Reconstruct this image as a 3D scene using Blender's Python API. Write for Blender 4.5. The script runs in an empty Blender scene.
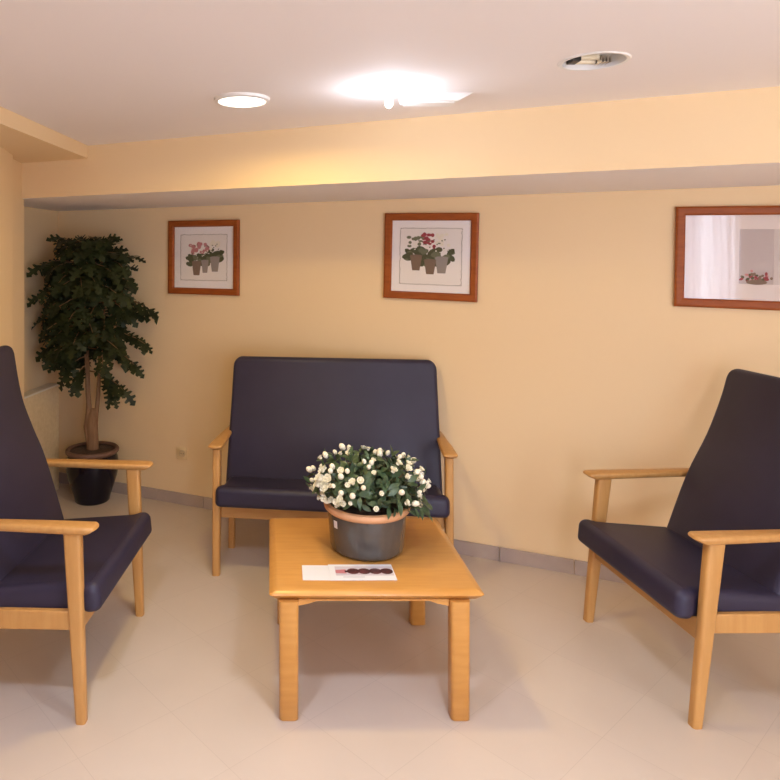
import bpy, bmesh, math, random
from mathutils import Vector, Matrix, Euler

PI = math.pi
sc = bpy.context.scene
COL = sc.collection

# ------------------------------------------------------------------ camera
cam_d = bpy.data.cameras.new('camera')
cam = bpy.data.objects.new('camera', cam_d)
COL.objects.link(cam)
cam.location = (0, 0, 1.65)
cam.rotation_euler = (PI / 2, 0, 0)
cam_d.sensor_width = 36
cam_d.lens = 680 / 780 * 36
cam_d.shift_x = 120 / 780
cam_d.shift_y = -133 / 780
cam_d.clip_start = 0.05
sc.camera = cam

# ------------------------------------------------------------------ view, world
sc.view_settings.view_transform = 'Standard'
sc.view_settings.look = 'None'
sc.view_settings.gamma = 1
sc.view_settings.use_curve_mapping = False
sc.view_settings.exposure = 0.15
sc.cycles.use_denoising = True
sc.cycles.max_bounces = 7
sc.cycles.diffuse_bounces = 5
sc.cycles.caustics_reflective = False
sc.cycles.caustics_refractive = False
sc.cycles.sample_clamp_indirect = 6

world = bpy.data.worlds.new('world')
sc.world = world
world.use_nodes = True
bg = world.node_tree.nodes['Background']
bg.inputs[0].default_value = (0.75, 0.85, 1.0, 1)
bg.inputs[1].default_value = 1.0

WARM = (1.0, 0.74, 0.26)


def lamp(name, kind, loc, power, color, size=0.18, rot=(0, 0, 0), size_y=None, spread=None):
    d = bpy.data.lights.new(name, kind)
    d.energy = power
    d.color = color
    if kind == 'AREA':
        d.shape = 'DISK' if size_y is None else 'RECTANGLE'
        d.size = size
        if size_y is not None:
            d.size_y = size_y
        if spread:
            d.spread = spread
    else:
        d.shadow_soft_size = size
    o = bpy.data.objects.new(name, d)
    o.location = loc
    o.rotation_euler = rot
    COL.objects.link(o)
    return o


# rows of recessed ceiling lamps: one row is in view, another runs on above the camera
DOWNLIGHTS = [(0.62, 1.35, 11, (0.72, 0.82, 1.0)), (-0.50, 1.30, 13, (0.60, 0.72, 1.0))]
for x, y, p, c_ in DOWNLIGHTS:
    lamp('downlight_glow', 'AREA', (x, y, 2.235), p, c_, 0.2, spread=2.3)
lamp('lens_glow', 'AREA', (-0.107, 2.60, 2.226), 11, WARM, 0.17, spread=2.95)
lamp('bare_bulb_glow', 'POINT', (0.425, 2.43, 2.165), 3.2, (0.76, 0.83, 1.0), 0.03)
# daylight through the curtained window behind the camera, and a second added for right-hand light
YF = -1.15
WINDOWS = [(0.32, 1.08, 82), (1.55, 3.05, 60)]
for x0, x1, p in WINDOWS:
    lamp('window_daylight', 'AREA', ((x0 + x1) / 2, YF - 0.10, 1.15), p, (0.78, 0.85, 1.0), x1 - x0, (PI / 2, 0, 0), 2.0)


# ------------------------------------------------------------------ materials
def mat(name, col, rough=0.5, spec=0.5, noise=None, bump=None, coat=0.0, metallic=0.0):
    """principled surface; noise = (colour2, scale, stretch xyz), bump = (scale, strength)"""
    m = bpy.data.materials.new(name)
    m.use_nodes = True
    nt = m.node_tree
    b = nt.nodes['Principled BSDF']
    b.inputs['Base Color'].default_value = (*col, 1)
    b.inputs['Roughness'].default_value = rough
    b.inputs['Specular IOR Level'].default_value = spec
    b.inputs['Coat Weight'].default_value = coat
    b.inputs['Coat Roughness'].default_value = 0.12
    b.inputs['Metallic'].default_value = metallic
    tc = nt.nodes.new('ShaderNodeTexCoord')
    if noise:
        c2, scale, st = noise
        mp = nt.nodes.new('ShaderNodeMapping')
        mp.inputs['Scale'].default_value = st
        nz = nt.nodes.new('ShaderNodeTexNoise')
        nz.inputs['Scale'].default_value = scale
        nz.inputs['Detail'].default_value = 5
        rp = nt.nodes.new('ShaderNodeValToRGB')
        rp.color_ramp.elements[0].position = 0.35
        rp.color_ramp.elements[1].position = 0.68
        rp.color_ramp.elements[0].color = (*col, 1)
        rp.color_ramp.elements[1].color = (*c2, 1)
        nt.links.new(tc.outputs['Object'], mp.inputs[0])
        nt.links.new(mp.outputs[0], nz.inputs['Vector'])
        nt.links.new(nz.outputs['Fac'], rp.inputs[0])
        nt.links.new(rp.outputs[0], b.inputs['Base Color'])
    if bump:
        nz2 = nt.nodes.new('ShaderNodeTexNoise')
        nz2.inputs['Scale'].default_value = bump[0]
        nz2.inputs['Detail'].default_value = 4
        bp = nt.nodes.new('ShaderNodeBump')
        bp.inputs['Strength'].default_value = bump[1]
        bp.inputs['Distance'].default_value = 0.002
        nt.links.new(tc.outputs['Object'], nz2.inputs['Vector'])
        nt.links.new(nz2.outputs['Fac'], bp.inputs['Height'])
        nt.links.new(bp.outputs[0], b.inputs['Normal'])
    return m


def emit(name, col, strength):
    m = bpy.data.materials.new(name)
    m.use_nodes = True
    b = m.node_tree.nodes['Principled BSDF']
    b.inputs['Base Color'].default_value = (*col, 1)
    b.inputs['Emission Color'].default_value = (*col, 1)
    b.inputs['Emission Strength'].default_value = strength
    return m


def glass_mat(name, fac):
    m = bpy.data.materials.new(name)
    m.use_nodes = True
    nt = m.node_tree
    nt.nodes.clear()
    out = nt.nodes.new('ShaderNodeOutputMaterial')
    mix = nt.nodes.new('ShaderNodeMixShader')
    tr = nt.nodes.new('ShaderNodeBsdfTransparent')
    gl = nt.nodes.new('ShaderNodeBsdfGlossy')
    gl.inputs['Roughness'].default_value = 0.02
    mix.inputs[0].default_value = fac
    nt.links.new(tr.outputs[0], mix.inputs[1])
    nt.links.new(gl.outputs[0], mix.inputs[2])
    nt.links.new(mix.outputs[0], out.inputs[0])
    return m


def floor_mat():
    m = mat('floor_tiles', (0.62, 0.56, 0.49), 0.32, 0.5)
    nt = m.node_tree
    b = nt.nodes['Principled BSDF']
    tc = nt.nodes.new('ShaderNodeTexCoord')
    mp = nt.nodes.new('ShaderNodeMapping')
    mp.inputs['Rotation'].default_value = (0, 0, math.radians(-40))
    mp.inputs['Location'].default_value = (0.11, -0.345, 0)
    br = nt.nodes.new('ShaderNodeTexBrick')
    br.offset = 0.0
    br.inputs['Scale'].default_value = 1.0
    br.inputs['Brick Width'].default_value = 0.355
    br.inputs['Row Height'].default_value = 0.355
    br.inputs['Mortar Size'].default_value = 0.0013
    br.inputs['Mortar Smooth'].default_value = 0.5
    br.inputs['Color1'].default_value = (0.66, 0.55, 0.45, 1)
    br.inputs['Color2'].default_value = (0.675, 0.565, 0.46, 1)
    br.inputs['Mortar'].default_value = (0.585, 0.485, 0.39, 1)
    nz = nt.nodes.new('ShaderNodeTexNoise')
    nz.inputs['Scale'].default_value = 3.5
    nz.inputs['Detail'].default_value = 6
    mx = nt.nodes.new('ShaderNodeMix')
    mx.data_type = 'RGBA'
    mx.blend_type = 'MULTIPLY'
    mx.inputs[0].default_value = 0.10
    nt.links.new(tc.outputs['Object'], mp.inputs[0])
    nt.links.new(mp.outputs[0], br.inputs['Vector'])
    nt.links.new(tc.outputs['Object'], nz.inputs['Vector'])
    nt.links.new(br.outputs['Color'], mx.inputs[6])
    nt.links.new(nz.outputs['Fac'], mx.inputs[7])
    nt.links.new(mx.outputs[2], b.inputs['Base Color'])
    return m


M = {}
M['wall'] = mat('cream_paint', (0.85, 0.635, 0.37), 0.7, 0.35, bump=(60, 0.12))
M['ceiling'] = mat('ceiling_paint', (0.90, 0.84, 0.81), 0.8, 0.2)
M['floor'] = floor_mat()
M['skirting'] = mat('grey_skirting_tile', (0.41, 0.32, 0.27), 0.5, 0.35, noise=((0.47, 0.37, 0.31), 6, (1, 1, 1)))
M['ledge'] = mat('speckled_ledge', (0.76, 0.59, 0.34), 0.7, 0.3, noise=((0.84, 0.67, 0.42), 40, (1, 1, 1)))
M['ledge_top'] = mat('pale_ledge_top', (0.84, 0.76, 0.64), 0.5)
M['beech'] = mat('lacquered_beech', (0.565, 0.295, 0.092), 0.38, 0.45, noise=((0.51, 0.25, 0.072), 5, (9, 9, 1.2)))
M['beech_x'] = mat('lacquered_beech_long_grain', (0.565, 0.295, 0.092), 0.38, 0.45, noise=((0.51, 0.25, 0.072), 5, (1.2, 9, 9)))
M['table_wood'] = mat('table_beech', (0.615, 0.295, 0.070), 0.30, 0.45, noise=((0.56, 0.255, 0.055), 4, (1.5, 12, 12)), coat=0.1)
M['navy'] = mat('navy_vinyl', (0.026, 0.021, 0.043), 0.46, 0.36, noise=((0.031, 0.025, 0.050), 5, (1, 1, 1)), bump=(160, 0.12))
M['frame'] = mat('red_brown_frame', (0.34, 0.085, 0.014), 0.45, 0.25, noise=((0.27, 0.062, 0.010), 6, (2, 2, 9)))
M['matboard'] = mat('white_mat_board', (0.88, 0.83, 0.80), 0.8)
M['print'] = mat('print_paper', (0.84, 0.78, 0.72), 0.8)
M['ink'] = mat('grey_ink', (0.36, 0.31, 0.27), 0.8)
M['print_green'] = mat('print_green', (0.07, 0.08, 0.035), 0.8)
M['print_green_pale'] = mat('print_green_pale', (0.15, 0.16, 0.09), 0.8)
M['print_pot'] = mat('print_pot_brown', (0.20, 0.13, 0.09), 0.8)
M['print_pot_grey'] = mat('print_pot_grey', (0.30, 0.26, 0.23), 0.8)
M['print_red'] = mat('print_red', (0.30, 0.035, 0.05), 0.8)
M['print_pink'] = mat('print_pink', (0.55, 0.22, 0.22), 0.8)
M['print_white'] = mat('print_white', (0.82, 0.76, 0.62), 0.8)
M['print_reflection_panel'] = mat('print_reflection_panel', (0.50, 0.42, 0.40), 0.8)
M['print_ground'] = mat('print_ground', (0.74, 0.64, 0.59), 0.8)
M['panel_pale_strip'] = mat('panel_pale_strip', (0.60, 0.52, 0.48), 0.8)
M['glass'] = glass_mat('picture_glass', 0.022)
M['white'] = mat('white_enamel', (0.82, 0.80, 0.77), 0.4)
M['plastic'] = mat('ivory_plastic', (0.82, 0.63, 0.36), 0.45)
M['socket'] = mat('grey_socket', (0.62, 0.47, 0.28), 0.5)
M['dark'] = mat('dark_plastic', (0.03, 0.025, 0.02), 0.5)
M['chrome'] = mat('reflector', (0.85, 0.82, 0.78), 0.15, metallic=1.0)
M['tube'] = mat('unlit_tube', (0.80, 0.70, 0.50), 0.35)
M['lens'] = emit('lit_lens', (1.0, 0.93, 0.82), 3.0)
M['bulb'] = emit('lit_bulb', (1.0, 0.93, 0.80), 12.0)
M['navy_glaze'] = mat('navy_glaze', (0.005, 0.004, 0.012), 0.10, 0.3, coat=0.1)
M['brown_rim'] = mat('brown_clay_rim', (0.16, 0.08, 0.05), 0.6)
M['soil'] = mat('soil', (0.045, 0.028, 0.018), 0.95, noise=((0.10, 0.06, 0.04), 60, (1, 1, 1)), bump=(120, 0.8))
M['bark'] = mat('bark', (0.20, 0.10, 0.045), 0.85, noise=((0.30, 0.17, 0.085), 14, (3, 3, 0.6)), bump=(60, 0.5))
M['leaf'] = mat('tree_leaf', (0.017, 0.022, 0.007), 0.55, 0.25, noise=((0.040, 0.048, 0.014), 9, (1, 1, 1)))
M['leaf2'] = mat('azalea_leaf', (0.035, 0.070, 0.028), 0.4, 0.5, noise=((0.085, 0.125, 0.060), 30, (1, 1, 1)))
M['stem'] = mat('green_stem', (0.12, 0.10, 0.04), 0.7)
M['petal'] = mat('cream_petal', (0.86, 0.80, 0.62), 0.6, 0.3)
M['glaze_grey'] = mat('grey_glaze', (0.068, 0.062, 0.055), 0.22, 0.5, noise=((0.09, 0.08, 0.07), 5, (1, 1, 1)), coat=0.3)
M['terracotta'] = mat('peach_clay_rim', (0.68, 0.36, 0.18), 0.6)
M['paper'] = mat('white_paper', (0.80, 0.78, 0.78), 0.45)
M['photo'] = mat('photo_dark_red', (0.035, 0.012, 0.012), 0.4, noise=((0.16, 0.04, 0.04), 28, (1, 1, 1)))
M['photo_pink'] = mat('photo_pink', (0.55, 0.20, 0.22), 0.4)
M['photo_pale'] = mat('photo_pale', (0.62, 0.55, 0.58), 0.4)
M['text_ink'] = mat('text_grey', (0.35, 0.33, 0.36), 0.6)


def curtain_mat():
    m = bpy.data.materials.new('sheer_curtain')
    m.use_nodes = True
    nt = m.node_tree
    nt.nodes.clear()
    out = nt.nodes.new('ShaderNodeOutputMaterial')
    mix = nt.nodes.new('ShaderNodeMixShader')
    a = nt.nodes.new('ShaderNodeBsdfDiffuse')
    t = nt.nodes.new('ShaderNodeBsdfTranslucent')
    a.inputs[0].default_value = (0.85, 0.82, 0.85, 1)
    t.inputs[0].default_value = (0.85, 0.82, 0.88, 1)
    mix.inputs[0].default_value = 0.6
    nt.links.new(a.outputs[0], mix.inputs[1])
    nt.links.new(t.outputs[0], mix.inputs[2])
    tp = nt.nodes.new('ShaderNodeBsdfTransparent')
    m2 = nt.nodes.new('ShaderNodeMixShader')
    wv = nt.nodes.new('ShaderNodeTexNoise')
    wv.inputs['Scale'].default_value = 9.0
    mpg = nt.nodes.new('ShaderNodeMapping')
    mpg.inputs['Scale'].default_value = (1.2, 0.0, 0.03)
    tcg = nt.nodes.new('ShaderNodeTexCoord')
    rmp = nt.nodes.new('ShaderNodeMapRange')
    rmp.inputs['From Min'].default_value = 0.40
    rmp.inputs['From Max'].default_value = 0.62
    rmp.inputs['To Min'].default_value = 0.02
    rmp.inputs['To Max'].default_value = 0.40
    nt.links.new(tcg.outputs['Object'], mpg.inputs[0])
    nt.links.new(mpg.outputs[0], wv.inputs['Vector'])
    nt.links.new(wv.outputs['Fac'], rmp.inputs['Value'])
    nt.links.new(rmp.outputs[0], m2.inputs[0])
    nt.links.new(mix.outputs[0], m2.inputs[1])
    nt.links.new(tp.outputs[0], m2.inputs[2])
    nt.links.new(m2.outputs[0], out.inputs[0])
    return m


M['curtain'] = curtain_mat()


# ------------------------------------------------------------------ mesh helpers
def finish(name, bm, m, parent=None, smooth=False, bevel=0.0, seg=2, angle=35):
    bmesh.ops.recalc_face_normals(bm, faces=bm.faces)
    me = bpy.data.meshes.new(name)
    bm.to_mesh(me)
    bm.free()
    for x in (m if isinstance(m, (list, tuple)) else [m]):
        me.materials.append(x)
    o = bpy.data.objects.new(name, me)
    COL.objects.link(o)
    if parent:
        o.parent = parent
    if bevel:
        bv = o.modifiers.new('bevel', 'BEVEL')
        bv.width = bevel
        bv.segments = seg
        bv.limit_method = 'ANGLE'
        bv.angle_limit = math.radians(angle)
        bv.harden_normals = False
        smooth = True
    if smooth:
        for p in me.polygons:
            p.use_smooth = True
        me.set_sharp_from_angle(angle=math.radians(48))
    return o


def box(bm, lo, hi, mtx=None, mi=0):
    vs = [bm.verts.new((x, y, z)) for x in (lo[0], hi[0]) for y in (lo[1], hi[1]) for z in (lo[2], hi[2])]
    if mtx:
        for v in vs:
            v.co = mtx @ v.co
    for q in ((0, 1, 3, 2), (4, 6, 7, 5), (0, 4, 5, 1), (2, 3, 7, 6), (0, 2, 6, 4), (1, 5, 7, 3)):
        bm.faces.new([vs[i] for i in q]).material_index = mi
    return vs


def loft(bm, rings, cap=True, mi=0, closed=True):
    R = [[bm.verts.new(p) for p in r] for r in rings]
    n = len(R[0])
    for a, b in zip(R, R[1:]):
        for i in range(n if closed else n - 1):
            f = bm.faces.new((a[i], a[(i + 1) % n], b[(i + 1) % n], b[i]))
            f.material_index = mi
    if cap:
        bm.faces.new(R[0][::-1]).material_index = mi
        bm.faces.new(R[-1]).material_index = mi
    return R


def prism(bm, poly, z0, z1, mi=0):
    loft(bm, [[(x, y, z0) for x, y in poly], [(x, y, z1) for x, y in poly]], True, mi)


def lathe(bm, prof, n=48, cx=0, cy=0, mi=0, cap=True):
    rings = [[(cx + r * math.cos(2 * PI * k / n), cy + r * math.sin(2 * PI * k / n), z) for k in range(n)] for r, z in prof]
    return loft(bm, rings, cap, mi)


def tube(bm, pts, radii, n=8, mi=0):
    pts = [Vector(p) for p in pts]
    if not isinstance(radii, (list, tuple)):
        radii = [radii] * len(pts)
    rings = []
    up = Vector((0.3, 0.9, 0.2)).normalized()
    for i, p in enumerate(pts):
        d = (pts[min(i + 1, len(pts) - 1)] - pts[max(i - 1, 0)]).normalized()
        u = d.cross(up)
        if u.length < 1e-3:
            u = d.cross(Vector((1, 0, 0)))
        u.normalize()
        w = d.cross(u)
        rings.append([p + (u * math.cos(2 * PI * k / n) + w * math.sin(2 * PI * k / n)) * radii[i] for k in range(n)])
    loft(bm, rings, True, mi)


def round_rect(cx, cy, wx, wy, r, n=4):
    r = min(r, wx / 2 - 1e-4, wy / 2 - 1e-4)
    out = []
    for sx, sy, a0 in ((1, 1, 0), (-1, 1, PI / 2), (-1, -1, PI), (1, -1, 3 * PI / 2)):
        for k in range(n + 1):
            a = a0 + PI / 2 * k / n
            out.append((cx + sx * (wx / 2 - r) + r * math.cos(a), cy + sy * (wy / 2 - r) + r * math.sin(a)))
    return out


def inset(poly, d):
    n = len(poly)
    out = []
    for i in range(n):
        p0, p1, p2 = Vector(poly[i - 1]), Vector(poly[i]), Vector(poly[(i + 1) % n])
        e1, e2 = (p1 - p0).normalized(), (p2 - p1).normalized()
        n1, n2 = Vector((-e1.y, e1.x)), Vector((-e2.y, e2.x))
        b = n1 + n2
        b = b / max(0.4, b.dot(n1)) if b.length > 1e-6 else n1
        out.append(tuple(p1 + b * d))
    return out


def soft_slab(bm, poly, z0, z1, rt, rb, crown=0.0, n=5, mi=0):
    """counter-clockwise outline, edges rounded over top and bottom"""
    rings = []
    for k in range(n + 1):
        a = PI / 2 * k / n
        rings.append([(x, y, z0 + rb * (1 - math.sin(a))) for x, y in inset(poly, rb * (1 - math.cos(a)))])
    rings = rings[::-1]
    for k in range(n + 1):
        a = PI / 2 * k / n
        rings.append([(x, y, z1 - rt * (1 - math.sin(a))) for x, y in inset(poly, rt * (1 - math.cos(a)))])
    rings.sort(key=lambda r: r[0][2])
    loft(bm, rings, True, mi)


def thing(name, label, cat, loc=(0, 0, 0), rz=0.0, group=None):
    o = bpy.data.objects.new(name, None)
    o.empty_display_size = 0.1
    COL.objects.link(o)
    o.location = loc
    o.rotation_euler = (0, 0, rz)
    return tag(o, label, cat, group)


def tag(o, label, cat, group=None):
    o['label'] = label
    o['category'] = cat
    if group:
        o['group'] = group
    return o


def structure(o):
    o['kind'] = 'structure'
    return o


# ------------------------------------------------------------------ the room
WM, WB = -0.4601, 4.2724               # back wall: Y = WB + WM * X
WU = Vector((1, WM, 0)).normalized()   # along the wall to the right
WN = Vector((WM, -1, 0)).normalized()  # out of the wall into the room
WANG = math.atan2(WU.y, WU.x)
ZC, ZB, ZS = 2.255, 1.985, 2.186       # ceiling, underside of beam, underside of left soffit


def wall_y(x, off=0.0):
    return WB + WM * x - off / abs(WN.y)


XR, XL = 3.3, -2.7

bm = bmesh.new()
prism(bm, [(XL, YF), (XR, YF), (XR, wall_y(XR) + 0.1), (-1.9, wall_y(-1.9) + 0.1), (XL, wall_y(-1.9) + 0.1)], -0.06, 0)
structure(finish('floor', bm, M['floor']))

# ceiling with the round openings of the two lamps in view
LIT, UNLIT = (-0.107, 2.60), (1.0, 2.10)
bm = bmesh.new()


def loop(pts):
    vs = [bm.verts.new((x, y, ZC)) for x, y in pts]
    return [bm.edges.new((vs[i], vs[(i + 1) % len(vs)])) for i in range(len(vs))]


ed = loop([(XL, YF), (XR, YF), (XR, wall_y(XR) + 0.1), (-1.9, wall_y(-1.9) + 0.1), (XL, wall_y(-1.9) + 0.1)])
for cx, cy in (LIT, UNLIT):
    ed += loop([(cx + 0.09 * math.cos(2 * PI * k / 40), cy + 0.09 * math.sin(2 * PI * k / 40)) for k in range(40)])
bmesh.ops.triangle_fill(bm, use_beauty=True, use_dissolve=False, edges=ed)
structure(finish('ceiling', bm, M['ceiling']))

bm = bmesh.new()
a, b = Vector((-1.95, wall_y(-1.95), 0)), Vector((XR + 0.1, wall_y(XR + 0.1), 0))
c, d = b - WN * 0.12, a - WN * 0.12
prism(bm, [tuple(a.xy), tuple(b.xy), tuple(c.xy), tuple(d.xy)], -0.06, 2.4)
structure(finish('wall_back', bm, M['wall']))

# dropped beam along the back wall
BD = 0.937
bm = bmesh.new()
a, b = Vector((-1.85, wall_y(-1.85), 0)), Vector((XR, wall_y(XR), 0))
c, d = b + WN * BD, a + WN * BD
box_pts = [tuple(a.xy), tuple(d.xy), tuple(c.xy), tuple(b.xy)]
lo = [bm.verts.new((x, y, ZB)) for x, y in box_pts]
hi = [bm.verts.new((x, y, ZC + 0.02)) for x, y in box_pts]
bm.faces.new(lo).material_index = 1
for i in range(4):
    bm.faces.new((lo[i], lo[(i + 1) % 4], hi[(i + 1) % 4], hi[i]))
bm.faces.new(hi[::-1])
structure(finish('trim_1', bm, [M['wall'], M['ceiling']]))

# left soffit, running from the beam towards the camera
bm = bmesh.new()
sy = wall_y(-0.989, BD) + 0.01
prism(bm, [(XL, YF), (-0.989 - 0.0956 * (sy - YF), YF), (-0.989, sy), (XL, wall_y(XL, BD))], ZS, ZC + 0.02)
structure(finish('trim_2', bm, M['wall']))

# left wall: niche with the ledge, and the projecting pier before it
bm = bmesh.new()
prism(bm, [(-1.90, 3.2), (-1.83, 3.2), (-1.535, 5.118), (-1.62, 5.13)], -0.06, 2.3)
structure(finish('wall_left', bm, M['wall']))
bm = bmesh.new()
prism(bm, [(XL, 3.27), (-1.300, 3.27), (-1.355, 3.585), (-1.395, 3.60), (-1.428, 3.95), (-1.95, 4.0)], -0.06, ZS + 0.02)
structure(finish('wall_left_pier', bm, M['wall']))
bm = bmesh.new()
box(bm, (XL - 0.1, YF, -0.06), (XL, 3.3, 2.4))
structure(finish('wall_left_front', bm, M['wall']))
bm = bmesh.new()
box(bm, (XR, YF, -0.06), (XR + 0.1, wall_y(XR) + 0.1, 2.4))
structure(finish('wall_right', bm, M['wall']))

# wall behind the camera with its window and the one added for light
bm = bmesh.new()
wz0, wz1 = 0.15, 2.15
(a0, a1, _), (b0, b1, _) = WINDOWS
for lo_, hi_ in (((XL, YF - 0.12, -0.06), (a0, YF, 2.4)), ((a1, YF - 0.12, -0.06), (b0, YF, 2.4)), ((b1, YF - 0.12, -0.06), (XR + 0.1, YF, 2.4)),
                 ((a0, YF - 0.12, -0.06), (a1, YF, wz0)), ((a0, YF - 0.12, wz1), (a1, YF, 2.4)),
                 ((b0, YF - 0.12, -0.06), (b1, YF, wz0)), ((b0, YF - 0.12, wz1), (b1, YF, 2.4))):
    box(bm, lo_, hi_)
structure(finish('wall_front', bm, M['wall']))
for k, (x0, x1, _) in enumerate(WINDOWS):
    bm = bmesh.new()
    for lo_, hi_ in (((x0, YF - 0.07, wz0), (x0 + 0.045, YF - 0.01, wz1)), ((x1 - 0.045, YF - 0.07, wz0), (x1, YF - 0.01, wz1)),
                     ((x0, YF - 0.07, wz0), (x1, YF - 0.01, wz0 + 0.05)), ((x0, YF - 0.07, wz1 - 0.05), (x1, YF - 0.01, wz1)),
                     ((x0 + 0.04, YF - 0.06, 1.02), (x1 - 0.04, YF - 0.02, 1.07))):
        box(bm, lo_, hi_)
    structure(finish('window_%d' % (k + 1), bm, M['white']))

# grey skirting tiles along the back wall
bm = bmesh.new()
L0 = Vector((1.2485, wall_y(1.2485), 0))
for k in range(-9, 6):
    m4 = Matrix.Translation(L0 + WU * (0.37 * k)) @ Matrix.Rotation(WANG, 4, 'Z')
    box(bm, (0.0015, -0.012, 0), (0.3685, -0.0005, 0.075), m4)
structure(finish('baseboard_back', bm, M['skirting'], bevel=0.0015, seg=1))

# low boxed ledge on the left wall
led = thing('wall_ledge', 'low boxed-in beige ledge with pale top along left wall behind the potted tree', 'ledge', (-1.502, 4.84, 0), 0)
bm = bmesh.new()
prism(bm, [(0, 0), (-0.085, 0.0), (-0.215, -0.82), (-0.138, -0.82)], 0, 0.738)
finish('panel', bm, M['ledge'], led)
bm = bmesh.new()
prism(bm, [(0.006, 0.004), (-0.085, 0.004), (-0.215, -0.82), (-0.130, -0.82)], 0.738, 0.752)
finish('top', bm, M['ledge_top'], led, bevel=0.003)


# ------------------------------------------------------------------ chairs and sofa
def interp(tab, z):
    for (z0, y0), (z1, y1) in zip(tab, tab[1:]):
        if z <= z1 or (z1, y1) == tab[-1]:
            t = (z - z0) / (z1 - z0)
            return y0 + (y1 - y0) * t


def smooth_profile(tab, n):
    """Catmull-Rom through (z, y) points"""
    P = [Vector(p) for p in tab]
    P = [P[0] * 2 - P[1]] + P + [P[-1] * 2 - P[-2]]
    out = []
    m = len(P) - 3
    for i in range(n + 1):
        u = i / n * m
        k = min(int(u), m - 1)
        t = u - k
        p0, p1, p2, p3 = P[k:k + 4]
        out.append(0.5 * ((2 * p1) + (p2 - p0) * t + (2 * p0 - 5 * p1 + 4 * p2 - p3) * t * t + (3 * p1 - p0 - 3 * p2 + p3) * t ** 3))
    return out


def make_seat(name, label, cat, loc, rz, W, prof, back_w, rear_y, arm_rear, rear_in=0.017, back_t=0.055, lean=0.045, toe=0.0, arm_z=0.68, group=None, seat_z=0.475, arm_f=0.042, foot=0.036, taper=0.0):
    """W: front leg spacing; prof: front face of the backrest as (z, y); local +y faces forward, origin between the front feet"""
    t = thing(name, label, cat, loc, rz, group)
    hw = W / 2
    # front legs, tapering to the foot and leaning back to the arm
    for s in (-1, 1):
        bm = bmesh.new()
        rings = []
        for k in range(9):
            u = k / 8
            z = u * (arm_z - 0.03)
            dy = foot + (0.064 - foot) * u ** 0.9
            rings.append([(x, y, z) for x, y in round_rect(s * hw, -lean * u, 0.040, dy, 0.011, 3)])
        loft(bm, rings)
        finish('front_leg', bm, M['beech'], t, smooth=True)
    for s in (-1, 1):
        bm = bmesh.new()
        rings = []
        for k in range(7):
            u = k / 6
            z = u * (arm_z - 0.03)
            dy = 0.040 + 0.014 * math.sin(PI * min(1, u * 1.2))
            rings.append([(x, y, z) for x, y in round_rect(s * (hw - rear_in), rear_y - 0.05 * u, 0.036, dy, 0.010, 3)])
        loft(bm, rings)
        finish('rear_leg', bm, M['beech'], t, smooth=True)
    # arm rests, wider at the front with a tapered nose
    for s in (-1, 1):
        bm = bmesh.new()
        L = arm_rear
        yf = arm_f
        outl = []
        for k in range(9):
            a = PI * k / 8
            outl.append((0.002 + 0.036 * math.cos(a), yf - 0.016 + 0.016 * math.sin(a)))
        outl += [(-0.032, -0.12), (-0.024 + 0.0, -L * 0.6), (-0.024, -L), (0.024, -L), (0.029, -L * 0.6), (0.036, -0.12)]
        rings = []
        z1 = arm_z
        z0 = arm_z - 0.029
        for z, d, back in ((z0, 0.010, 0.022), (z0 + 0.006, 0.004, 0.012), (z0 + 0.017, 0.0, 0.0), (z1 - 0.007, 0.001, 0.0), (z1 - 0.002, 0.004, 0.003), (z1, 0.009, 0.008)):
            ring = []
            for x, y in inset(outl, d):
                if y > yf - 0.06:
                    y -= back
                xx = x + toe * y
                ring.append((s * (hw + xx), y, z))
            rings.append(ring)
        loft(bm, rings)
        finish('armrest', bm, M['beech_x'] if False else M['beech'], t, smooth=True)
    # rails under the seat
    bm = bmesh.new()
    box(bm, (-hw + 0.02, -0.045, 0.288), (hw - 0.02, -0.020, 0.368))
    finish('front_rail', bm, M['beech_x'], t, bevel=0.005)
    for s in (-1, 1):
        bm = bmesh.new()
        x = s * (hw - 0.006)
        vs = []
        loft(bm, [[(x - 0.012, -0.02, 0.325), (x + 0.012, -0.02, 0.325), (x + 0.012, -0.02, 0.392), (x - 0.012, -0.02, 0.392)],
                  [(x - 0.012 - s * rear_in, rear_y - 0.02, 0.300), (x + 0.012 - s * rear_in, rear_y - 0.02, 0.300), (x + 0.012 - s * rear_in, rear_y - 0.02, 0.372), (x - 0.012 - s * rear_in, rear_y - 0.02, 0.372)]])
        finish('side_rail', bm, M['beech'], t, bevel=0.004)
    bm = bmesh.new()
    box(bm, (-hw + 0.03, rear_y - 0.03, 0.285), (hw - 0.03, rear_y - 0.008, 0.355))
    finish('rear_rail', bm, M['beech_x'], t, bevel=0.004)
    # seat cushion: tilted slab, notched round the front legs
    bm = bmesh.new()
    wi = hw - 0.024
    wo = hw - 0.002
    yr = prof[0][1] - 0.03
    right = [(wi, yr), (wi, -0.10), (wi, -0.012), (wo - 0.004, 0.008), (wo, 0.020), (wo, 0.034)]
    for k in range(1, 6):
        a = PI / 2 * k / 5
        right.append((wo - 0.032 + 0.032 * math.cos(a), 0.034 + 0.032 * math.sin(a)))
    outl = right + [(-x, y) for x, y in right[::-1]]
    soft_slab(bm, outl, 0.0, 0.104, 0.033, 0.024, n=6)
    tilt = math.atan2(0.040, 0.40)
    m4 = Matrix.Translation((0, 0.05, seat_z - 0.106)) @ Matrix.Rotation(tilt, 4, 'X') @ Matrix.Translation((0, -0.05, 0))
    bmesh.ops.transform(bm, matrix=m4, verts=bm.verts)
    finish('seat_cushion', bm, M['navy'], t, smooth=True)
    # backrest: one upholstered curved panel
    bm = bmesh.new()
    pts = smooth_profile(prof, 24)
    p_a, p_b = pts[-4], pts[-1]
    pts = pts[:-3] + [p_a.lerp(p_b, q) for q in (0.15, 0.3, 0.42, 0.54, 0.64, 0.73, 0.81, 0.88, 0.93, 0.965, 0.985, 1.0)]
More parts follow.
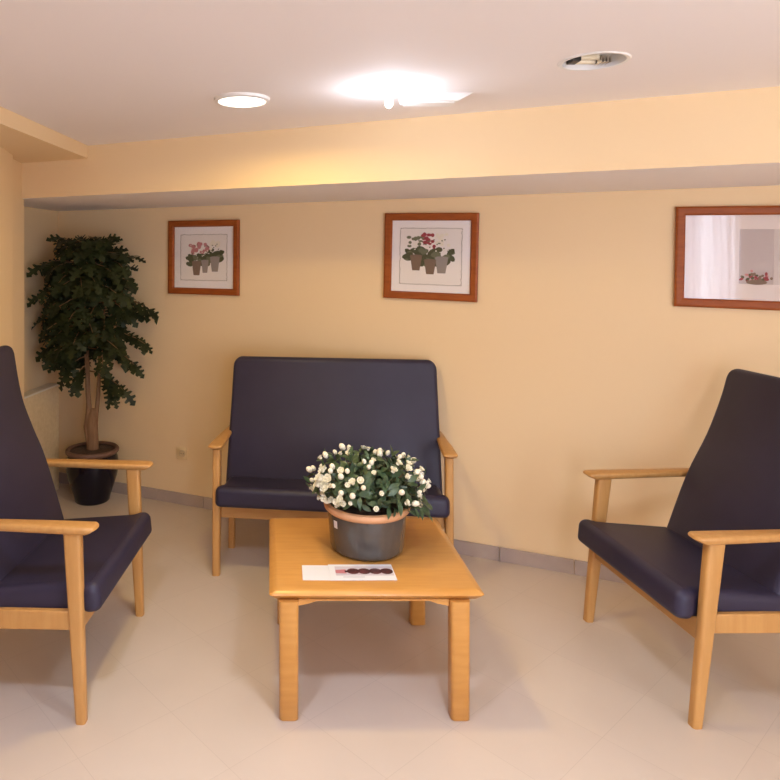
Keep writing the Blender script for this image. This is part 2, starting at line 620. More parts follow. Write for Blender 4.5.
    full = []
    acc = 0
    for i, p in enumerate(pts):
        if i:
            acc += (p - pts[i - 1]).length
        full.append(acc)
    tot = full[-1]
    rows = []
    extra = [0.4, 0.7, 0.88, 0.97, 1.0]
    for i, p in enumerate(pts):
        a = pts[min(i + 1, len(pts) - 1)] - pts[max(i - 1, 0)]
        nrm = Vector((-a.y, a.x)).normalized()     # (z, y) frame: points backward for negative y
        if nrm.y > 0:
            nrm = -nrm
        up = full[i]
        top = tot - up
        R = 0.058
        cut = 0.0 if top > R else R - math.sqrt(max(0, R * R - (R - top) ** 2))
        Rt = back_t / 2
        th = back_t if top > Rt else back_t * max(0.12, math.sqrt(max(0, 1 - ((Rt - top) / Rt) ** 2)))
        w = back_w / 2 * (1 - taper * up / tot) - cut * 0.9
        ring = []
        for x, q in round_rect(0, 0, 2 * w, th, th * 0.42, 4):
            q2 = q + back_t / 2
            ring.append((x, p.y + nrm.y * q2, p.x + nrm.x * q2))
        rows.append(ring)
    loft(bm, rows)
    finish('backrest', bm, M['navy'], t, smooth=True)
    return t


CHAIR_PROF = [(0.385, -0.320), (0.43, -0.336), (0.67, -0.430), (0.85, -0.526), (1.00, -0.588), (1.085, -0.615), (1.155, -0.635)]
TALL_PROF = [(0.385, -0.325), (0.45, -0.340), (0.72, -0.424), (0.86, -0.484), (0.98, -0.532), (1.10, -0.560), (1.250, -0.584)]
SOFA_PROF = [(0.375, -0.185), (0.43, -0.200), (0.65, -0.258), (0.81, -0.312), (0.95, -0.352), (1.02, -0.370), (1.082, -0.382)]

# left chair: front feet at (-.669,2.416) and (-.600,3.139), facing right
fx, fy = (-0.669 - 0.600) / 2, (2.416 + 3.139) / 2
rzL = math.atan2(0.069, 0.723)
make_seat('armchair', 'navy high-backed wooden armchair at the left edge, facing right towards the table', 'armchair',
          (fx, fy, 0), -PI / 2 - rzL, 0.726, TALL_PROF, 0.65, -0.44, 0.60, group='navy armchairs', lean=0.032, arm_z=0.702, seat_z=0.488, arm_f=0.060)
gx, gy = (1.496 + 1.445) / 2, (2.394 + 3.088) / 2
rzR = math.atan2(-0.051, 0.694)
make_seat('armchair', 'navy high-backed wooden armchair at the right, below the framed picture cut by the edge', 'armchair',
          (gx, gy, 0), PI / 2 - rzR, 0.696, CHAIR_PROF, 0.62, -0.44, 0.62, group='navy armchairs', lean=0.072, arm_f=0.014, arm_z=0.675)
make_seat('sofa', 'navy two-seat sofa with beech arms standing against the back wall behind the table', 'sofa',
          (0.3065, 3.458, 0), PI - math.radians(7.5), 1.181, SOFA_PROF, 1.166, -0.34, 0.42, toe=0.03, lean=0.02, foot=0.042, taper=0.02)

# ------------------------------------------------------------------ coffee table
TX, TY = 0.381, 2.773
TW, TD, TZ = 0.768, 0.71, 0.458
tb = thing('coffee_table', 'square low orange beech coffee table in front of the sofa', 'table', (TX, TY, 0), 0)
bm = bmesh.new()
rings = []
for z, dd in ((TZ - 0.034, 0.020), (TZ - 0.021, 0.007), (TZ - 0.013, 0.0), (TZ - 0.009, 0.002), (TZ - 0.001, 0.024), (TZ, 0.028)):
    rings.append([(x, y, z) for x, y in round_rect(0, 0, TW - 2 * dd, TD - 2 * dd, 0.012, 3)])
loft(bm, rings)
finish('tabletop', bm, M['table_wood'], tb, smooth=True)
LX = {-1: 0.067 - TX, 1: 0.678 - TX}
LY = {-1: 2.413 + 0.030 - TY, 1: 3.040 + 0.030 - TY}
for sx in (-1, 1):
    for sy_ in (-1, 1):
        bm = bmesh.new()
        dx = -0.014 if (sx, sy_) == (1, 1) else 0
        R1 = [round_rect(LX[sx] + dx, LY[sy_], w_, d_, 0.014, 3) for w_, d_ in ((0.062, 0.052), (0.068, 0.058), (0.070, 0.060))]
        loft(bm, [[(x, y, z) for x, y in q] for q, z in zip(R1, (0.0, 0.004, TZ - 0.034))])
        finish('leg', bm, M['table_wood'], tb, smooth=True)
for sy_ in (-1, 1):
    bm = bmesh.new()
    y = LY[sy_] + 0.004
    w = 0.272
    pr_ = [(-w, TZ - 0.058), (-w + 0.04, TZ - 0.050), (-w + 0.07, TZ - 0.040), (w - 0.07, TZ - 0.040), (w - 0.04, TZ - 0.050), (w, TZ - 0.058), (w, TZ - 0.034), (-w, TZ - 0.034)]
    loft(bm, [[(x - 0.012, y - 0.011, z) for x, z in pr_], [(x - 0.012, y + 0.011, z) for x, z in pr_]])
    finish('apron', bm, M['table_wood'], tb)
for sx in (-1, 1):
    bm = bmesh.new()
    box(bm, (LX[sx] - 0.011, LY[-1] + 0.03, TZ - 0.050), (LX[sx] + 0.011, LY[1] - 0.03, TZ - 0.034))
    finish('apron', bm, M['table_wood'], tb)

# ------------------------------------------------------------------ brochure
br = thing('brochure', 'white folded brochure with a dark red photo strip lying on the table before the flowerpot', 'brochure', (0.292, 2.565, TZ), 0)
bm = bmesh.new()
m4 = Matrix.Rotation(math.radians(-1.0), 4, 'Z')
box(bm, (-0.170, -0.062, 0.0006), (-0.055, 0.058, 0.0020), m4)
finish('blank_page', bm, M['paper'], br)
bm = bmesh.new()
m4 = Matrix.Translation((0, 0, 0.002)) @ Matrix.Rotation(math.radians(0.5), 4, 'Z')
box(bm, (-0.068, -0.064, 0.0), (0.176, 0.062, 0.0022), m4)
pg = finish('printed_page', bm, M['paper'], br)
bm = bmesh.new()


def patch(bm, pts, z, mi=0):
    bm.faces.new([bm.verts.new((x, y, z)) for x, y in pts]).material_index = mi


z = 0.0047
patch(bm, [(-0.045, -0.030), (0.172, -0.030), (0.172, 0.044), (-0.045, 0.044)], z, 2)
patch(bm, [(-0.045, -0.012), (-0.005, -0.014), (-0.005, 0.020), (-0.045, 0.014)], z + 0.0002, 1)
for k in range(4):
    cx = 0.022 + 0.042 * k
    patch(bm, [(cx + 0.024 * math.cos(2 * PI * i / 14), 0.004 + 0.024 * math.sin(2 * PI * i / 14)) for i in range(14)], z + 0.0004, 0)
patch(bm, [(-0.010, -0.004), (0.165, -0.006), (0.165, 0.012), (-0.010, 0.010)], z + 0.0003, 0)
patch(bm, [(-0.02, -0.043), (0.06, -0.043), (0.06, -0.040), (-0.02, -0.040)], z, 3)
finish('photo_strip', bm, [M['photo'], M['photo_pink'], M['photo_pale'], M['text_ink']], pg)

# ------------------------------------------------------------------ framed pictures
rng = random.Random(5)


def disc(bm, cx, cz, rx, rz_, y, mi, n=10, rot=0.0):
    pts = []
    for k in range(n):
        a = 2 * PI * k / n
        x, z_ = rx * math.cos(a), rz_ * math.sin(a)
        pts.append((cx + x * math.cos(rot) - z_ * math.sin(rot), y, cz + x * math.sin(rot) + z_ * math.cos(rot)))
    bm.faces.new([bm.verts.new(p) for p in pts]).material_index = mi


def picture(label, xc_w, zc, w, h, roll, art, group='framed pictures on the back wall'):
    """xc_w: x of the picture's centre on the wall; local x to the right, -y out of the wall"""
    base = Vector((xc_w, wall_y(xc_w), zc)) + WN * 0.002
    t = thing('framed_picture', label, 'picture', base, WANG, group)
    t.rotation_euler = (0, roll, WANG)
    t.rotation_mode = 'XYZ'
    fw = 0.042
    bm = bmesh.new()
    prof = [(0, 0), (0, -0.022), (0.010, -0.026), (0.034, -0.024), (fw, -0.014), (fw, 0)]
    corners = [(-1, -1), (1, -1), (1, 1), (-1, 1)]
    rings = [[(cx * (w / 2 - a), b_, cz * (h / 2 - a)) for a, b_ in prof] for cx, cz in corners]
    R = [[bm.verts.new(p) for p in r] for r in rings]
    for i in range(4):
        A, B = R[i], R[(i + 1) % 4]
        for k in range(len(prof)):
            k2 = (k + 1) % len(prof)
            bm.faces.new((A[k], A[k2], B[k2], B[k]))
    finish('frame', bm, M['frame'], t)
    iw, ih = w / 2 - fw + 0.002, h / 2 - fw + 0.002
    bm = bmesh.new()
    box(bm, (-iw, -0.006, -ih), (iw, -0.001, ih))
    finish('mat_board', bm, M['matboard'], t)
    bm = bmesh.new()
    art(bm, iw, ih)
    finish('print', bm, [M['print'], M['ink'], M['print_green'], M['print_green_pale'], M['print_pot'], M['print_pot_grey'], M['print_red'], M['print_pink'], M['print_white'], M['print_reflection_panel'], M['panel_pale_strip'], M['print_ground']], t)
    bm = bmesh.new()
    box(bm, (-iw, -0.0125, -ih), (iw, -0.0105, ih))
    finish('glass_pane', bm, M['glass'], t)
    return t


def patch3(bm, x0, x1, z0, z1, y, mi):
    bm.faces.new([bm.verts.new(p) for p in ((x0, y, z0), (x1, y, z0), (x1, y, z1), (x0, y, z1))]).material_index = mi


def art_border(bm, pw, ph):
    patch3(bm, -pw, pw, -ph, ph, -0.0068, 0)
    n = 30
    for k in range(n):
        for sgn in (-1, 1):
            u = -1 + 2 * (k + 0.5) / n
            disc(bm, u * pw * 0.97, sgn * ph * 0.97 + rng.uniform(-.002, .002), rng.uniform(.004, .0075), 0.0024, -0.0078, 1, 6, rng.uniform(-.6, .6))
            disc(bm, sgn * pw * 0.97 + rng.uniform(-.002, .002), u * ph * 0.97, 0.0024, rng.uniform(.004, .0075), -0.0078, 1, 6, rng.uniform(-.6, .6))


def pot_plant(bm, cx, cz, r, hgt, pot_mi, flower_mi, spread, leaf_n, fl_n, fl_r, rise):
    y = -0.0079
    for k in range(leaf_n):
        a = rng.uniform(0, 1)
        side = -1 if k % 2 else 1
        disc(bm, cx + side * rng.uniform(0.15, 1) * spread, cz + hgt * rng.uniform(0.15, 0.95), rng.uniform(0.020, 0.032), 0.015, y - 0.0001 * k / leaf_n, 2 if k % 3 else 3, 8, rng.uniform(-1, 1))
    bm.faces.new([bm.verts.new(p) for p in ((cx - r * 0.62, y - .0003, cz - hgt * .5), (cx + r * 0.62, y - .0003, cz - hgt * .5), (cx + r, y - .0003, cz + hgt * .42), (cx - r, y - .0003, cz + hgt * .42))]).material_index = pot_mi
    disc(bm, cx, cz + hgt * 0.42, r * 1.06, 0.008, y - 0.0004, pot_mi, 12)
    for k in range(fl_n):
        disc(bm, cx + rng.uniform(-1, 1) * spread * 0.8, cz + hgt * 0.5 + rise * rng.uniform(0.5, 1.1), fl_r * rng.uniform(.7, 1.1), fl_r * rng.uniform(.6, 1), y - 0.0005 - 0.00002 * k, flower_mi, 8)
        disc(bm, cx + rng.uniform(-1, 1) * spread * 0.7, cz + hgt * 0.5 + rise * rng.uniform(0.3, 1.0), 0.005, 0.004, y - 0.0008, 8 if k % 2 else 3, 6)


def art_left(bm, iw, ih):
    art_border(bm, iw * 0.80, ih * 0.76)
    pot_plant(bm, -0.052, -0.070, 0.036, 0.095, 4, 7, 0.066, 20, 10, 0.018, 0.105)
    pot_plant(bm, 0.012, -0.058, 0.028, 0.085, 5, 7, 0.040, 14, 10, 0.014, 0.095)
    pot_plant(bm, 0.086, -0.042, 0.036, 0.100, 5, 8, 0.048, 18, 9, 0.017, 0.090)


def art_middle(bm, iw, ih):
    art_border(bm, iw * 0.80, ih * 0.80)
    pot_plant(bm, -0.080, -0.036, 0.034, 0.090, 4, 3, 0.056, 14, 10, 0.013, 0.095)
    pot_plant(bm, 0.000, -0.058, 0.034, 0.085, 4, 6, 0.056, 20, 12, 0.014, 0.135)
    pot_plant(bm, 0.064, -0.046, 0.036, 0.095, 5, 8, 0.056, 16, 12, 0.012, 0.115)


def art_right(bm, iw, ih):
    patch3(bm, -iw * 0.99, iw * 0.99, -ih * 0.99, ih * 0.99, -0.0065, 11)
    patch3(bm, -0.035, 0.135, -0.125, 0.135, -0.0072, 9)  # print tone mixed with the dim part of the glass reflection, painted in
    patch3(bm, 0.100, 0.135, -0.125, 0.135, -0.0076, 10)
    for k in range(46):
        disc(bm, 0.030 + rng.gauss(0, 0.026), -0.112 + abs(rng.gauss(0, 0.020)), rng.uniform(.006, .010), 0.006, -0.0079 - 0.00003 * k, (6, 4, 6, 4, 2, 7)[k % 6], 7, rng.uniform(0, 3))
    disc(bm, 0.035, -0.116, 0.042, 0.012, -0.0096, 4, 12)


picture('leftmost red-brown framed print of potted primroses, hanging beside the tall tree', -0.433, 1.647, 0.53, 0.487, math.radians(0.3), art_left)
picture('red-brown framed print of three flowerpots hanging on the wall above the sofa', 0.910, 1.653, 0.525, 0.490, math.radians(1.3), art_middle)
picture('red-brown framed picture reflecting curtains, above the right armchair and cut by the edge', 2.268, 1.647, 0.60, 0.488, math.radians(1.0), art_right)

# ------------------------------------------------------------------ wall socket
so = thing('wall_socket', 'small ivory wall socket low on the back wall left of the sofa', 'socket', Vector((-0.588, wall_y(-0.588), 0.34)) + WN * 0.0005, WANG)
bm = bmesh.new()
rr = round_rect(0, 0, 0.082, 0.082, 0.008, 3)
loft(bm, [[(x, -0.0, z) for x, z in rr], [(x, -0.006, z) for x, z in rr], [(x, -0.009, z) for x, z in inset(rr, 0.004)]])
finish('cover_plate', bm, M['plastic'], so, smooth=True)
bm = bmesh.new()
rings = [[(0.008 + r * math.cos(2 * PI * k / 24), y, r * math.sin(2 * PI * k / 24)) for k in range(24)] for r, y in ((0.024, -0.008), (0.024, -0.012), (0.020, -0.012), (0.019, -0.0095))]
loft(bm, rings)
ins = finish('socket_insert', bm, M['socket'], so, smooth=True)
for s in (-1, 1):
    bm = bmesh.new()
    loft(bm, [[(0.008 + s * 0.009 + 0.003 * math.cos(2 * PI * k / 10), y, 0.003 * math.sin(2 * PI * k / 10)) for k in range(10)] for y in (-0.0094, -0.0105)])
    finish('contact_hole', bm, M['dark'], ins)

# ------------------------------------------------------------------ ceiling fittings
dl = thing('downlight', 'lit round recessed ceiling lamp with white lens, left of the bright bare bulb', 'ceiling light', (LIT[0], LIT[1], ZC), 0, 'recessed ceiling lamps')
bm = bmesh.new()
lathe(bm, [(0.088, 0.03), (0.088, -0.004), (0.092, -0.014), (0.104, -0.010), (0.107, 0.0), (0.098, 0.0)], 48, cap=False)
finish('trim_ring', bm, M['white'], dl, smooth=True)
bm = bmesh.new()
lathe(bm, [(0.010, -0.020), (0.05, -0.019), (0.080, -0.014), (0.0875, -0.006), (0.0875, 0.0)], 48)
finish('lens', bm, M['lens'], dl, smooth=True)

ul = thing('downlight', 'unlit open round recessed ceiling lamp at the upper right, bare tubes showing inside', 'ceiling light', (UNLIT[0], UNLIT[1], ZC), 0, 'recessed ceiling lamps')
bm = bmesh.new()
lathe(bm, [(0.0895, 0.004), (0.090, -0.003), (0.100, -0.004), (0.104, 0.0), (0.092, 0.0015)], 48, cap=False)
finish('trim_ring', bm, M['white'], ul, smooth=True)
bm = bmesh.new()
lathe(bm, [(0.0893, 0.001), (0.086, 0.03), (0.075, 0.075), (0.04, 0.095), (0.005, 0.10)], 48, cap=False)
finish('reflector', bm, M['white'], ul, smooth=True)
for yy, zz in ((0.030, 0.022), (0.058, 0.016)):
    bm = bmesh.new()
    tube(bm, [(-0.030, yy, zz), (0.030, yy, zz)], 0.009, 12)
    finish('lamp_tube', bm, M['tube'], ul, smooth=True)
bm = bmesh.new()
box(bm, (-0.058, 0.016, 0.006), (-0.030, 0.064, 0.034))
finish('lamp_holder', bm, M['dark'], ul, bevel=0.003)
bm = bmesh.new()
for k in range(4):
    box(bm, (0.032 + 0.010 * k, 0.02, 0.004), (0.036 + 0.010 * k, 0.066, 0.024))
finish('cooling_fins', bm, M['chrome'], ul)

# fittings of the rows above and behind the camera
for x, y, p, c_ in DOWNLIGHTS:
    t = thing('downlight', 'lit round recessed ceiling lamp outside the view', 'ceiling light', (x, y, ZC), 0, 'downlights above the camera')
    bm = bmesh.new()
    lathe(bm, [(0.100, -0.012), (0.112, -0.009), (0.116, -0.0005), (0.104, -0.0005)], 40, cap=False)
    finish('trim_ring', bm, M['white'], t, smooth=True)
    bm = bmesh.new()
    lathe(bm, [(0.01, -0.009), (0.100, -0.008), (0.100, -0.0005)], 40)
    finish('lens', bm, M['lens'], t, smooth=True)

em = thing('emergency_light', 'flat white ceiling box with a sloped right end, right of the glowing bulb', 'light', (0.485, 2.52, ZC), math.radians(3))
bm = bmesh.new()
pr_ = [(0.0, -0.0005), (0.262, -0.0005), (0.205, -0.032), (0.010, -0.032)]
loft(bm, [[(x, -0.035, z) for x, z in pr_], [(x, 0.055, z) for x, z in pr_]])
finish('housing', bm, M['white'], em, bevel=0.003)
bm = bmesh.new()
box(bm, (0.02, -0.025, -0.037), (0.195, 0.045, -0.031))
finish('diffuser', bm, M['white'], em, bevel=0.002)

bb = thing('light_bulb', 'small bare glowing bulb hanging from the ceiling beside the flat white box', 'light bulb', (0.425, 2.43, ZC), 0)
bm = bmesh.new()
lathe(bm, [(0.022, 0.0), (0.022, -0.008), (0.012, -0.012), (0.011, -0.028)], 24)
finish('socket', bm, M['white'], bb, smooth=True)
bm = bmesh.new()
lathe(bm, [(0.006, -0.026), (0.010, -0.030), (0.014, -0.042), (0.015, -0.055), (0.012, -0.066), (0.005, -0.072)], 20)
finish('bulb', bm, M['bulb'], bb, smooth=True)


# ------------------------------------------------------------------ leaves
def leaf_outline(kind):
    if kind == 'lobed':   # (along, half width) deep lobes
        return [(0, 0.02), (0.10, 0.05), (0.20, 0.30), (0.30, 0.34), (0.32, 0.12), (0.45, 0.14), (0.52, 0.36), (0.64, 0.34), (0.62, 0.12), (0.74, 0.12), (0.82, 0.22), (1.0, 0.0)]
    return [(0, 0.015), (0.18, 0.14), (0.42, 0.23), (0.66, 0.20), (0.86, 0.10), (1.0, 0.0)]


def add_leaf(bm, p, d, n, L, kind, fold=0.25, curl=0.25):
    d = d.normalized()
    s = d.cross(n)
    if s.length < 1e-3:
        s = d.cross(Vector((1, 0.3, 0.1)))
    s.normalize()
    n = s.cross(d).normalized()
    ol = leaf_outline(kind)

    def pt(u, w):
        return p + d * (u * L) + s * (w * L) - n * (curl * L * u * u) + n * (abs(w) * fold * L)
    mids = [bm.verts.new(pt(u, 0)) for u, w in ol]
    for sg in (1, -1):
        es = [bm.verts.new(pt(u, sg * w)) if w > 0 else mids[i] for i, (u, w) in enumerate(ol)]
        for i in range(len(ol) - 1):
            q = [mids[i], es[i], es[i + 1], mids[i + 1]]
            q = list(dict.fromkeys(q))
            if len(q) > 2:
                try:
                    bm.faces.new(q)
                except ValueError:
                    pass


# ------------------------------------------------------------------ potted tree in the corner
PX, PY_ = -1.205, 4.615
tree = thing('potted_tree', 'tall dark green leafy tree in a glossy navy pot in the left corner', 'potted plant', (PX, PY_, 0), 0)
bm = bmesh.new()
lathe(bm, [(0.02, 0), (0.108, 0.0), (0.116, 0.008), (0.122, 0.04), (0.142, 0.10), (0.164, 0.17), (0.173, 0.22), (0.174, 0.26), (0.168, 0.295), (0.157, 0.325), (0.150, 0.325), (0.150, 0.30), (0.02, 0.29)], 56)
finish('pot', bm, M['navy_glaze'], tree, smooth=True)
bm = bmesh.new()
lathe(bm, [(0.145, 0.322), (0.166, 0.322), (0.176, 0.332), (0.178, 0.345), (0.170, 0.356), (0.156, 0.356), (0.148, 0.345)], 56, cap=False)
R0 = finish('pot_rim', bm, M['brown_rim'], tree, smooth=True)
bm = bmesh.new()
lathe(bm, [(0.01, 0.30), (0.149, 0.30), (0.149, 0.338), (0.09, 0.346), (0.01, 0.350)], 40)
finish('soil', bm, M['soil'], tree, smooth=True)
rng = random.Random(11)
bm = bmesh.new()
# a thick gnarled foot that splits into slim stems
tube(bm, [(0.004, 0, 0.335), (0.0, 0.0, 0.42), (-0.006, 0.0, 0.52), (0.0, 0.0, 0.57), (0.004, 0, 0.62)], [0.042, 0.040, 0.043, 0.040, 0.022], 14)
tube(bm, [(-0.020, -0.01, 0.40), (-0.036, -0.015, 0.50), (-0.026, -0.01, 0.60), (-0.03, 0, 0.72)], [0.022, 0.020, 0.017, 0.010], 10)
tips = []
for k, (x, y, r) in enumerate(((-0.032, 0.0, 0.016), (0.042, 0.01, 0.014), (-0.036, -0.02, 0.009), (0.040, 0.035, 0.009))):
    tx, ty = x * 2.2 + rng.uniform(-.04, .04), y * 2 - 0.05
    pts = [(x * 0.5, y * 0.6, 0.55), (x * 0.9, y, 0.72), (x * 1.1, y, 0.95), (x * 1.6 + 0.01, y * 1.4 - 0.02, 1.25), (tx, ty, 1.52), (tx * 1.2, ty - 0.02, 1.70)]
    tube(bm, pts, [r * 1.2, r, r * 0.9, r * 0.75, r * 0.5, r * 0.25], 9)
    tips.append(pts)
finish('trunk', bm, M['bark'], tree, smooth=True)

# crown: half width to the left and right for each height (local)
CROWN = [(0.66, 0.03, 0.23), (0.76, 0.10, 0.27), (0.86, 0.20, 0.33), (0.98, 0.25, 0.36), (1.15, 0.31, 0.44), (1.32, 0.34, 0.42), (1.50, 0.35, 0.36), (1.64, 0.34, 0.33), (1.74, 0.22, 0.24), (1.80, 0.10, 0.12)]


def crown_w(z):
    for (z0, a0, b0), (z1, a1, b1) in zip(CROWN, CROWN[1:]):
        if z0 <= z <= z1:
            t = (z - z0) / (z1 - z0)
            return a0 + (a1 - a0) * t, b0 + (b1 - b0) * t
    return 0.05, 0.05


def inside_room(p):
    w = Vector((PX, PY_, 0)) + p
    return (wall_y(w.x, 0.06) > w.y) and (w.x > -1.535 - 0.154 * (5.118 - w.y) + 0.05) and w.z < 1.96


twigs = bmesh.new()
fol = bmesh.new()
n_spray = 0
tries = 0
zs_pref = [0.72, 0.80, 0.76, 0.86, 0.92, 0.96]
while n_spray < 165 and tries < 3000:
    tries += 1
    if n_spray < len(zs_pref):
        z = zs_pref[n_spray]
    else:
        z = 0.92 + 0.86 * rng.random() ** 0.85
    wl, wr = crown_w(z)
    a = rng.uniform(0, 2 * PI)
    rad = math.sqrt(rng.uniform(0.10, 1.0))
    ex = (wr if math.cos(a) > 0 else wl)
    tip = Vector((math.cos(a) * ex * rad, math.sin(a) * 0.30 * rad - 0.10, z))
    if n_spray < len(zs_pref):
        tip = Vector(((wr if n_spray % 2 == 0 else -wl) * rng.uniform(0.6, 0.9), -0.10, z))
    # from which stem the spray leaves
    zz = min(1.60, z + 0.06 if z > 1.0 else z + 0.12)
    st = rng.choice(tips)
    base = None
    for p0, p1 in zip(st, st[1:]):
        if p0[2] <= zz <= p1[2]:
            base = Vector(p0).lerp(Vector(p1), (zz - p0[2]) / (p1[2] - p0[2]))
    if base is None:
        base = Vector(st[-1])
    out = (tip - base)
    if out.length < 0.04:
        continue
    mid = base.lerp(tip, 0.55) + Vector((0, 0, 0.06))
    if not (inside_room(tip) and inside_room(mid)):
        continue
    pts = [base.lerp(mid, t).lerp(mid.lerp(tip, t), t) for t in (0, 0.25, 0.5, 0.75, 1.0)]
    tube(twigs, pts, [0.005, 0.004, 0.0035, 0.003, 0.0018], 5)
    nl = 9
    for k in range(nl):
        t = 0.38 + 0.62 * k / (nl - 1)
        i = min(3, int(t * 4))
        p = pts[i].lerp(pts[i + 1], t * 4 - i)
        d = (pts[i + 1] - pts[i]).normalized()
        side = d.cross(Vector((0, 0, 1)))
        if side.length < 0.1:
            side = Vector((1, 0, 0))
        side.normalize()
        sg = 1 if k % 2 else -1
        ld = d * 0.7 + side * sg * rng.uniform(0.5, 1.0) + Vector((rng.uniform(-.3, .3), rng.uniform(-.3, .3), rng.uniform(-0.9, 0.1)))
        if k == nl - 1:
            ld = d + Vector((0, 0, -0.3))
        L = rng.uniform(0.075, 0.125)
        if not inside_room(p + ld.normalized() * L):
            continue
        add_leaf(fol, p, ld, Vector((rng.uniform(-.5, .5), -0.6 + rng.uniform(-.5, .5), 1)), L, 'lobed', rng.uniform(0.05, 0.4), rng.uniform(0.0, 0.4))
    n_spray += 1
finish('twigs', twigs, M['bark'], tree, smooth=True)
finish('foliage', fol, M['leaf'], tree, smooth=True)

# ------------------------------------------------------------------ flowerpot on the table
FX, FY = 0.398, 2.795
fp = thing('flowerpot', 'grey glazed flowerpot with peach rim full of white blossoms, on the table', 'potted plant', (FX, FY, TZ), math.radians(0))
bm = bmesh.new()
lathe(bm, [(0.02, 0.0005), (0.134, 0.0005), (0.145, 0.006), (0.150, 0.02), (0.158, 0.12), (0.161, 0.165), (0.151, 0.165), (0.146, 0.12), (0.02, 0.11)], 64)
pot = finish('pot', bm, M['glaze_grey'], fp, smooth=True)
bm = bmesh.new()
lathe(bm, [(0.151, 0.158), (0.164, 0.158), (0.174, 0.167), (0.177, 0.178), (0.173, 0.187), (0.160, 0.190), (0.153, 0.184), (0.151, 0.170)], 64, cap=False)
finish('pot_rim', bm, M['terracotta'], fp, smooth=True)
bm = bmesh.new()
aa = [math.radians(207 + 4 * k) for k in range(3)]
lo_ = [bm.verts.new((0.1585 * math.cos(q), 0.1585 * math.sin(q), 0.110)) for q in aa]
hi_ = [bm.verts.new((0.1605 * math.cos(q), 0.1605 * math.sin(q), 0.140)) for q in aa]
for k in range(2):
    bm.faces.new((lo_[k], lo_[k + 1], hi_[k + 1], hi_[k]))
finish('sticker', bm, M['paper'], pot)
bm = bmesh.new()
lathe(bm, [(0.01, 0.10), (0.147, 0.10), (0.150, 0.160), (0.08, 0.170), (0.01, 0.172)], 40)
finish('soil', bm, M['soil'], fp, smooth=True)

rng = random.Random(23)
CZ = 0.270


def shell(a, e, k=1.0):
    # bushy dome, wider than the pot
    rx = 0.238 * k
    ry = 0.20 * k
    x = rx * math.cos(a) * math.cos(e)
    dip = 1 - 0.22 * math.exp(-((x - 0.035) / 0.055) ** 2)
    rz_ = (0.138 * dip if e > 0 else (0.125 if x > 0 else 0.085)) * k
    return Vector((x + 0.004, ry * math.sin(a) * math.cos(e), CZ + rz_ * math.sin(e)))


stems = bmesh.new()
fol = bmesh.new()
for i in range(70):
    a, e = rng.uniform(0, 2 * PI), math.asin(rng.uniform(-0.55, 1))
    tip = shell(a, e, rng.uniform(0.7, 0.95))
    b0 = Vector((tip.x * 0.25, tip.y * 0.25, 0.165))
    mid = b0.lerp(tip, 0.5) + Vector((0, 0, 0.03))
    tube(stems, [b0, mid, tip], [0.0035, 0.0028, 0.0015], 5)
for i in range(900):
    a, e = rng.uniform(0, 2 * PI), math.asin(rng.uniform(-0.75, 1))
    p = shell(a, e, rng.uniform(0.35, 0.98))
    if p.z < 0.20 and Vector((p.x, p.y)).length < 0.19:
        p.z = 0.20 + rng.uniform(0, .02)
    n = (p - Vector((0, 0, CZ - 0.06))).normalized()
    d = Vector((rng.gauss(0, 1), rng.gauss(0, 1), rng.gauss(0, 0.7))) + n * 0.6
    add_leaf(fol, p, d, n, rng.uniform(0.034, 0.056), 'oval', 0.2, 0.3)
for i in range(70):      # sprays hanging over the right of the rim
    p = Vector((rng.uniform(0.13, 0.225), rng.uniform(-0.15, 0.06), rng.uniform(0.175, 0.25)))
    if p.x < 0.19:
        p.z = max(p.z, 0.20)
    add_leaf(fol, p, Vector((rng.gauss(0.5, 0.6), rng.gauss(-0.3, 0.6), rng.gauss(-0.3, 0.6))), Vector((0.5, -0.5, 0.7)), rng.uniform(0.032, 0.05), 'oval', 0.2, 0.3)
finish('stems', stems, M['stem'], fp, smooth=True)
finish('foliage', fol, M['leaf2'], fp, smooth=True)


def bud_mesh(kind):
    bm = bmesh.new()
    r = random.Random(kind)
    if kind == 0:      # closed bud
        prof = [(0.001, -0.011), (0.006, -0.008), (0.0092, -0.001), (0.0085, 0.006), (0.005, 0.011), (0.001, 0.013)]
        lathe(bm, prof, 10)
    else:              # double blossom: whorls of cupped petals round a heart
        lathe(bm, [(0.001, -0.005), (0.006, -0.003), (0.0065, 0.004), (0.003, 0.008), (0.001, 0.009)], 8)
        R = 0.013 if kind == 1 else 0.032
        for w, (cnt, tilt, sc_) in enumerate(((5, 0.9, 0.75), (6, 0.45, 1.0)) if kind == 1 else ((5, 1.15, 0.5), (7, 0.8, 0.75), (9, 0.4, 0.95), (9, 0.05, 1.05))):
            for k in range(cnt):
                a = 2 * PI * (k + 0.5 * w) / cnt + r.uniform(-.15, .15)
                dr = Vector((math.cos(a), math.sin(a), 0))
                sd = Vector((-math.sin(a), math.cos(a), 0))
                grid = []
                for i in range(4):
                    u = i / 3
                    el = tilt * (0.5 + 0.8 * u)
                    c = dr * (R * sc_ * u * math.cos(el)) + Vector((0, 0, R * sc_ * u * math.sin(el)))
                    hw = R * 0.62 * math.sin(PI * (0.12 + 0.70 * u))
                    grid.append([bm.verts.new(c + sd * hw * v + Vector((0, 0, 1)) * (abs(v) * hw * 0.45)) for v in (-1, 0, 1)])
                for i in range(3):
                    for j in range(2):
                        bm.faces.new((grid[i][j], grid[i][j + 1], grid[i + 1][j + 1], grid[i + 1][j]))
    return bm


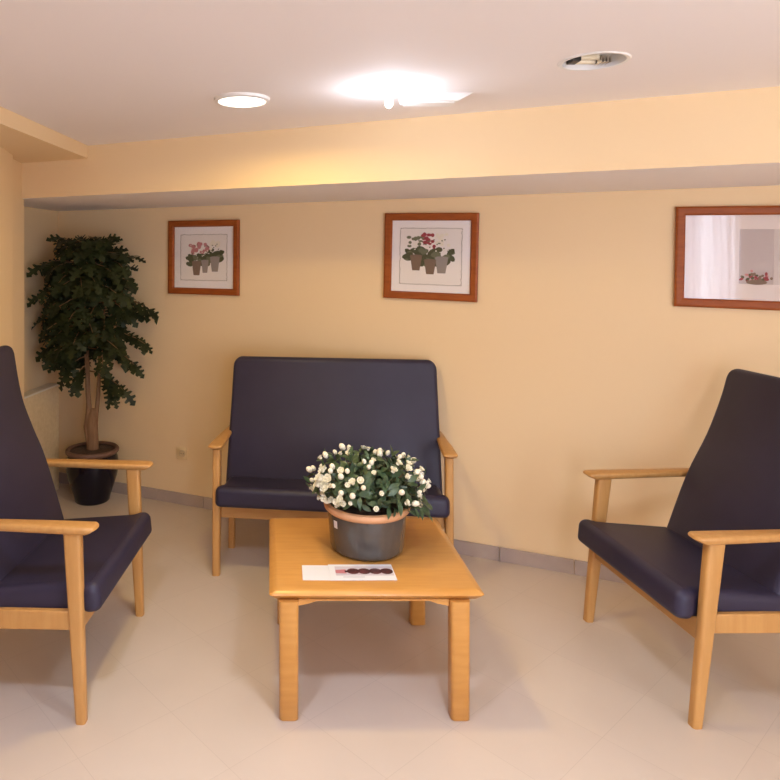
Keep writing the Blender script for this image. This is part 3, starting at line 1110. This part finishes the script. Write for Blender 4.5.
protos = []
n_fl = 0
placed = []
tries = 0
CLUMP = [(0, 0, 0), (0.022, -0.004, 0.016), (-0.014, -0.006, 0.018), (0.008, -0.012, -0.016), (0.024, 0.0, -0.010), (-0.018, 0.0, -0.008)]
HANG = [(0.185, -0.10, 0.215), (0.20, -0.06, 0.20), (0.212, -0.02, 0.225), (0.17, -0.13, 0.225), (0.195, -0.085, 0.24), (0.205, -0.045, 0.185)]
while n_fl < 99 and tries < 20000:
    tries += 1
    a, e = rng.uniform(0, 2 * PI), math.asin(rng.uniform(-0.70, 0.98))
    if math.sin(a) > 0.25 and e < 1.0 and n_fl > 12:
        continue
    p = shell(a, e, rng.uniform(0.95, 1.06))
    fixed = n_fl < len(CLUMP) + len(HANG)
    if n_fl < len(CLUMP):
        p = shell(math.radians(214), 0.22, 1.0) + Vector(CLUMP[n_fl])
    elif fixed:
        p = Vector(HANG[n_fl - len(CLUMP)])
    # the middle front is leafier
    if not fixed and p.y < -0.05 and abs(p.x - 0.02) < 0.10 and p.z < 0.27 and rng.random() < 0.82:
        continue
    if p.z < 0.205 and Vector((p.x, p.y)).length < 0.19:
        continue
    if not fixed and any((p - q).length < 0.021 for q in placed):
        continue
    placed.append(p)
    kind = 1 if (n_fl < len(CLUMP) or rng.random() < 0.55) else 0
    nrm = (p - Vector((0, 0.0, CZ - 0.05))).normalized()
    while len(protos) <= 1:
        protos.append(finish('flower', bud_mesh(len(protos)), M['petal'], fp, smooth=True))
        protos[-1]['used'] = 0
    o = protos[kind] if not protos[kind]['used'] else protos[kind].copy()
    if o is not protos[kind]:
        COL.objects.link(o)
        o.parent = fp
    protos[kind]['used'] = 1
    o.location = p
    tiltv = (nrm + Vector((rng.uniform(-.4, .4), rng.uniform(-.4, .4), 0.3))).normalized()
    o.rotation_mode = 'QUATERNION'
    o.rotation_quaternion = tiltv.to_track_quat('Z', 'Y')
    s = rng.uniform(0.9, 1.4) if n_fl >= len(CLUMP) else 1.6
    o.scale = (s, s, s)
    n_fl += 1
for o in fp.children:
    if 'used' in o:
        del o['used']
# ------------------------------------------------------------------ curtains of the window behind the camera
for k, (x0, x1) in enumerate(((0.28, 1.10),)):
    bm = bmesh.new()
    n = 130
    A, B = [], []
    for i in range(n + 1):
        x = x0 + (x1 - x0) * i / n
        y = YF + 0.06 + 0.022 * math.sin(i * 0.62 + k) + 0.008 * math.sin(i * 1.7)
        A.append(bm.verts.new((x, y, 0.05)))
        B.append(bm.verts.new((x, y, 2.2)))
    for i in range(n):
        bm.faces.new((A[i], A[i + 1], B[i + 1], B[i]))
    o = finish('curtain', bm, M['curtain'], None, smooth=True)
    tag(o, 'sheer white curtain at the window behind the viewer', 'curtain')
